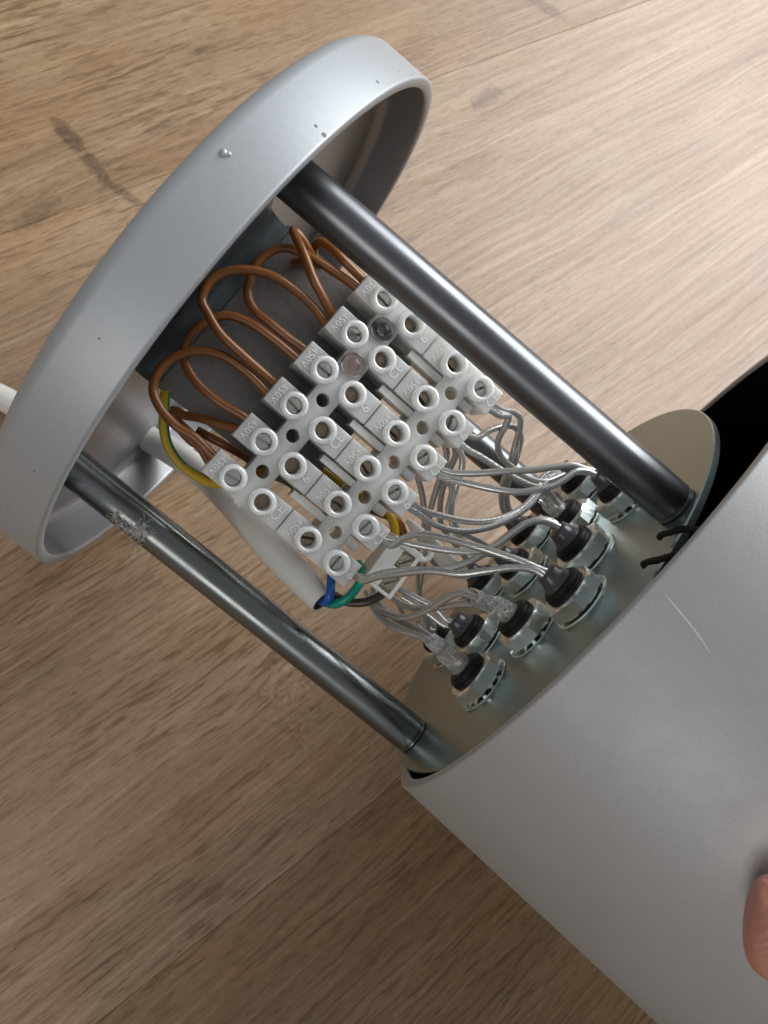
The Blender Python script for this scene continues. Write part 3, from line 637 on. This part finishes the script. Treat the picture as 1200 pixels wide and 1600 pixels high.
clear([(783, 650), (795, 650), (790, 665), (778, 690), (782, 712), (800, 730), (820, 745), (850, 752)], B_out(5, -.9), tip(7, 0, 1), 'clear wire from the top terminal curling back under the round loop', 0)
U = lambda j, x=30, z=-15: SP(x, 10 * j, z)
clear([(657, 760), (663, 800), (664, 835), (672, 870), (700, 895)], U(3, 28, -13), tip(12, 0, .8), 'leftmost grey wire hanging behind the strip ends', 0)
clear([(698, 710), (683, 760), (672, 800), (668, 840), (660, 890), (655, 925), (660, 950)], U(4, 27, -13), tip(11, .7, 0), 'long dark wire hanging from behind the strip to the farthest gland', -2)
clear([(712, 705), (697, 745), (688, 785), (690, 820), (715, 855)], U(4, 30, -13), tip(12, .8, -.6), 'wire hanging behind the fourth terminal, second from left', 0)
clear([(722, 715), (712, 765), (705, 800), (712, 832), (745, 860)], U(4, 31, -14), tip(9, .4, .8), 'bright wire hanging behind the level pair of wires', 0)
clear([(705, 760), (701, 800), (718, 828), (750, 846)], U(3, 30, -14), tip(9, -.6, -.4), 'short wire hanging behind the sagging pair', 0)
clear([(580, 945), (593, 963), (612, 978), (637, 988), (658, 994)], ats(572, 925, -20), tip(1, -.6, .4) + Vector((1.5, 0, 0)), 'lowest clear wire, swinging under the white block to the lowest gland', 1)
clear([(590, 940), (608, 960), (633, 974), (655, 985)], ats(583, 920, -21), tip(1, .7, -.3) + Vector((1.5, 0, 0)), 'clear wire tucked above the lowest one, entering the same crinkled sleeve', 0)
clear([(585, 948), (600, 957), (620, 964), (640, 964), (660, 957), (682, 945), (702, 933), (722, 926)], ats(580, 930, -19), tip(2, .6, .6), 'clear wire rising in an S to the crinkled sleeve of the second gland', 2)
clear([(617, 937), (630, 945), (647, 950), (670, 950), (693, 948), (717, 944)], ats(606, 925, -19), tip(2, -.6, -.6), 'clear wire running level into the crinkled sleeve of the second gland', 2)
clear([(628, 922), (642, 929), (658, 938), (673, 945), (688, 957), (700, 970)], ats(612, 915, -21), tip(10, .6, .4), 'clear wire slanting from the white block to the gland behind the crinkled ones', 0)
clear([(650, 945), (667, 957), (683, 969), (694, 977)], ats(628, 932, -22), tip(10, -.7, -.3), 'short clear wire beside the slanting one at the gland behind the crinkled ones', 0)
clear([(653, 880), (653, 905), (654, 930), (660, 955)], ats(652, 850, -22), tip(11, -.6, .4), 'thin upright wire right of the white block', 0, 0.6)
clear([(620, 938), (628, 956), (638, 975), (650, 988)], ats(612, 920, -24), tip(11, 0, -.8), 'dark wire hanging under the white block toward the farthest gland', 0, 0.7)
# ================================================================== white connector block
cz = -9.5
c0 = Vector((0, 0, 0))
corner = RG.transposed() @ (ats(610, 938, cz) - GO); corner2 = RG.transposed() @ (ats(662, 868, cz) - GO)
ey = (corner2 - corner); Ln = ey.length; ey.normalize(); ez = Vector((0, 0, 1)); ex = ey.cross(ez).normalized() * -1
if ex.x > 0: ex = -ex                                              # block runs back under the strip
RB = Matrix((ex, ey, ez)).transposed(); bo = SP(*corner)
blk = thing('connector_block', bo, 'small white plastic connector block with two slotted screws under the strip corner', 'connector', None, RG @ RB)
w = 8.2; dz = 9.0; mb = MB()
# open recess with a rim: two screws sit in it
mb.box((0, 0, -dz), (1.0, Ln, 0)); mb.box((1.0, 0, -dz), (w, 0.9, 0)); mb.box((1.0, Ln - 1.6, -dz), (w, Ln, 0)); mb.box((4.3, 0.9, -dz), (w, Ln - 1.6, -0.25)); mb.box((1.0, 0.9, -dz), (4.3, Ln - 1.6, -1.5))
mb.box((1.0, Ln / 2 - .9, -1.5), (4.3, Ln / 2 + .5, -0.15))
b_ = link('body', mb.mesh('body', 'white2', smooth=False), blk); bv = b_.modifiers.new('edge', 'BEVEL'); bv.width = 0.25 * MM; bv.segments = 2
bs = MB().lathe([(-2.6, 1.9), (-0.4, 1.9), (0.0, 1.6)], 20, 'Z'); R = 1.55; gq = 0.24
for sg in (1, -1):
    a0 = math.asin(gq / R); pts = [(R * math.cos(a0 + (math.pi - 2 * a0) * i / 12), sg * R * math.sin(a0 + (math.pi - 2 * a0) * i / 12)) for i in range(13)]
    k = 13; bs.add([(x, y, 0.45) for x, y in pts] + [(x * 1.02, y * 1.02, -0.6) for x, y in pts], [tuple(range(k)), tuple(range(k, 2 * k))[::-1]] + [(i, (i + 1) % k, k + (i + 1) % k, k + i) for i in range(k)])
bs_me = bs.mesh('block_screw', mat('yellow_brass_screw', (0.78, 0.72, 0.55), 0.36, 1.0, bump=0.1, bscale=900), auto=30)
for yq in (0.255, 0.705): link('block_screw', bs_me, blk, TM((2.65, Ln * yq, -0.35)) @ Matrix.Rotation(-0.9, 4, 'Z'))
# clip hook at the top corner
mb = MB(); P0 = Vector((0.6, Ln - 1.2, -1.0))
tube(mb, [P0, P0 + Vector((-1.6, 0.5, 0.2)), P0 + Vector((-2.2, 1.6, 0.3)), P0 + Vector((-1.8, 3.0, 0.3))], 0.75, 10, 0.4)
link('clip_hook', mb.mesh('clip_hook', 'white2', auto=60, recalc=False), blk)
# white strap behind the wires
dS = depth(ats(650, 840, -17))
mb = MB(); tube(mb, [atd(636, 812, dS), atd(645, 822, dS), atd(668, 845, dS + 2), atd(690, 868, dS + 5), atd(712, 888, dS + 9), atd(724, 900, dS + 12)], lambda s: (1.2 + 1.4 * min(1, s * 3)) * (1 if s > .05 else .75), 16, 0.7, flat=0.45)
single('white_strap', mb, 'white2', atd(636, 812, dS), 'white flat plastic strap end slanting behind the clear wires, right of the connector block', 'strap', auto=60, recalc=False)
# ================================================================== lint on the lower rod
mb = MB(); random.seed(3); lc = atd(215, 832, depth(Vector((8, -47, 6))) - 4.6)
rodc = lambda x: Vector((x, ROD_RHO * math.cos(ROD_T[0]), ROD_RHO * math.sin(ROD_T[0])))
def onrod(px, py, lift=0.15):
    r = ray(px, py); c = CC - rodc(0); a = r.y ** 2 + r.z ** 2; bb = 2 * (c.y * r.y + c.z * r.z); cc = c.y ** 2 + c.z ** 2 - (ROD_R + lift) ** 2; dsc = bb * bb - 4 * a * cc
    if dsc < 0: t = -bb / (2 * a)
    else: t = (-bb - math.sqrt(dsc)) / (2 * a)
    return CC + r * t
for i in range(230):
    if i < 150: px, py = random.gauss(219, 6.5), random.gauss(829, 5)
    elif i < 205: u_ = random.uniform(0, 1); px, py = 172 + 34 * u_ + random.gauss(0, 2), 807 + 22 * u_ + random.gauss(0, 2.5)
    else: px, py = random.gauss(212, 5), random.gauss(862, 12)
    a = random.uniform(0, 6.28); pts = []
    for s in range(5):
        pts.append(onrod(px, py, random.uniform(0.1, 1.6))); a += random.uniform(-.9, .9); px += 2.4 * math.cos(a); py += 2.4 * math.sin(a)
    tube(mb, pts, 0.05, 4, 0.5)
single('lint_tuft', mb, 'lint', lc, 'grey tuft of lint clinging to the lower steel rod', 'lint', recalc=False, auto=0)
# ================================================================== hand
def hand():
    p, n = on_tube(1208, 1396); right = CR.transposed() @ Vector((1, 0, 0)); t = (right - n * right.dot(n)).normalized(); s = n.cross(t)
    skin, nt, b = nodes('skin')
    tc = N(nt, 'ShaderNodeTexCoord'); tx = N(nt, 'ShaderNodeTexNoise'); setin(tx, Scale=160, Detail=4); nt.links.new(tc.outputs['Object'], tx.inputs['Vector'])
    mx = N(nt, 'ShaderNodeMix', data_type='RGBA'); mx.inputs['A'].default_value = (0.44, 0.17, 0.12, 1); mx.inputs['B'].default_value = (0.62, 0.31, 0.23, 1)
    nt.links.new(tx.outputs['Fac'], mx.inputs['Factor']); nt.links.new(mx.outputs['Result'], b.inputs['Base Color'])
    setin(b, Roughness=0.42, Subsurface_Weight=0.35, Subsurface_Scale=0.003); b.inputs['Subsurface Radius'].default_value = (1, .4, .25)
    wv = N(nt, 'ShaderNodeTexWave'); setin(wv, Scale=420, Distortion=3); nt.links.new(tc.outputs['Object'], wv.inputs['Vector'])
    bp = N(nt, 'ShaderNodeBump'); setin(bp, Strength=0.3, Distance=0.0003); nt.links.new(wv.outputs['Fac'], bp.inputs['Height']); nt.links.new(bp.outputs[0], b.inputs['Normal'])
    MAT['skin'] = skin
    # thumb lies on the near side of the tube, fingers close round its far side
    O = p + n * 7.0
    def at(a, c, h): return O + t * a + s * c + n * h
    def wrap(ax, ang, lift):                                       # point round the tube
        q = p - TUBE_O; x = q.dot(TUBE_D) + ax; r0 = (q - TUBE_D * q.dot(TUBE_D)).normalized(); r1 = TUBE_D.cross(r0)
        return TUBE_O + TUBE_D * x + (r0 * math.cos(ang) + r1 * math.sin(ang)) * (TUBE_R + lift)
    q0 = wrap(0, 0, 0); sgn = 1 if (wrap(0, 0.3, 0) - q0).dot(right) > 0 else -1
    V = [at(-5, 0, 0), at(0, 0, 0.3), at(10, 0.5, 1.2), at(26, 1.5, 3), at(40, 2, 4), at(60, 2, 3)]; Rr = [6.7, 8.3, 8.8, 9.0, 10, 12]
    E = [(i, i + 1) for i in range(5)]
    wrist = len(V); V += [at(86, 6, -4), at(120, 8, -4), at(160, 8, 0)]; Rr += [19, 22, 21]; E += [(5, wrist), (wrist, wrist + 1), (wrist + 1, wrist + 2)]
    for k, (ax, ln) in enumerate(((20, .0), (38, .05), (56, .04), (72, -.06))):
        b0 = len(V)
        for q, (an, lf, rr) in enumerate(((0.95, 16, 11), (1.25, 12, 9.2), (1.55 + ln, 9.5, 8.6), (1.85 + ln, 8.2, 8.0), (2.08 + ln, 7.4, 6.6))):
            V.append(wrap(ax + 8, sgn * an, lf)); Rr.append(rr); E.append(((wrist if q == 0 else len(V) - 2), len(V) - 1))
    me = bpy.data.meshes.new('person'); me.from_pydata([(v - p) * MM for v in V], E, []); o = link('person', me); o.matrix_world = L2W @ TM(p); me.materials.append(skin)
    sk = o.modifiers.new('skin', 'SKIN'); sk.use_smooth_shade = True
    for v, r in zip(me.skin_vertices[0].data, Rr): v.radius = (r * MM, r * MM)
    me.skin_vertices[0].data[wrist].use_root = True
    sd = o.modifiers.new('sub', 'SUBSURF'); sd.levels = sd.render_levels = 3
    tag(o, "tip of a person's thumb pressing on the silver housing at the right edge", 'person')
    mb = MB(); vs = []; fs = []; nu, nv = 8, 8
    for i in range(nu + 1):
        for j in range(nv + 1):
            a = i / nu; c = (j / nv - .5) * 1.9; hw = 8.45 * (0.9 + 0.12 * math.sin(a * math.pi))
            vs.append(at(7.5 + 12 * a + 1.6 * (c / .95) ** 2 * (1 - a), hw * math.sin(c), 0.4 + hw * math.cos(c) * (1 if a > .2 else .93 + .35 * a)) )
    for i in range(nu):
        for j in range(nv): fs.append((i * (nv + 1) + j, i * (nv + 1) + j + 1, (i + 1) * (nv + 1) + j + 1, (i + 1) * (nv + 1) + j))
    mb.add(vs, fs); nl = link('thumbnail', mb.mesh('thumbnail', mat('nail', (0.62, 0.36, 0.29), 0.25), off=p, auto=0), o)
    so = nl.modifiers.new('thick', 'SOLIDIFY'); so.thickness = 0.0005
hand()
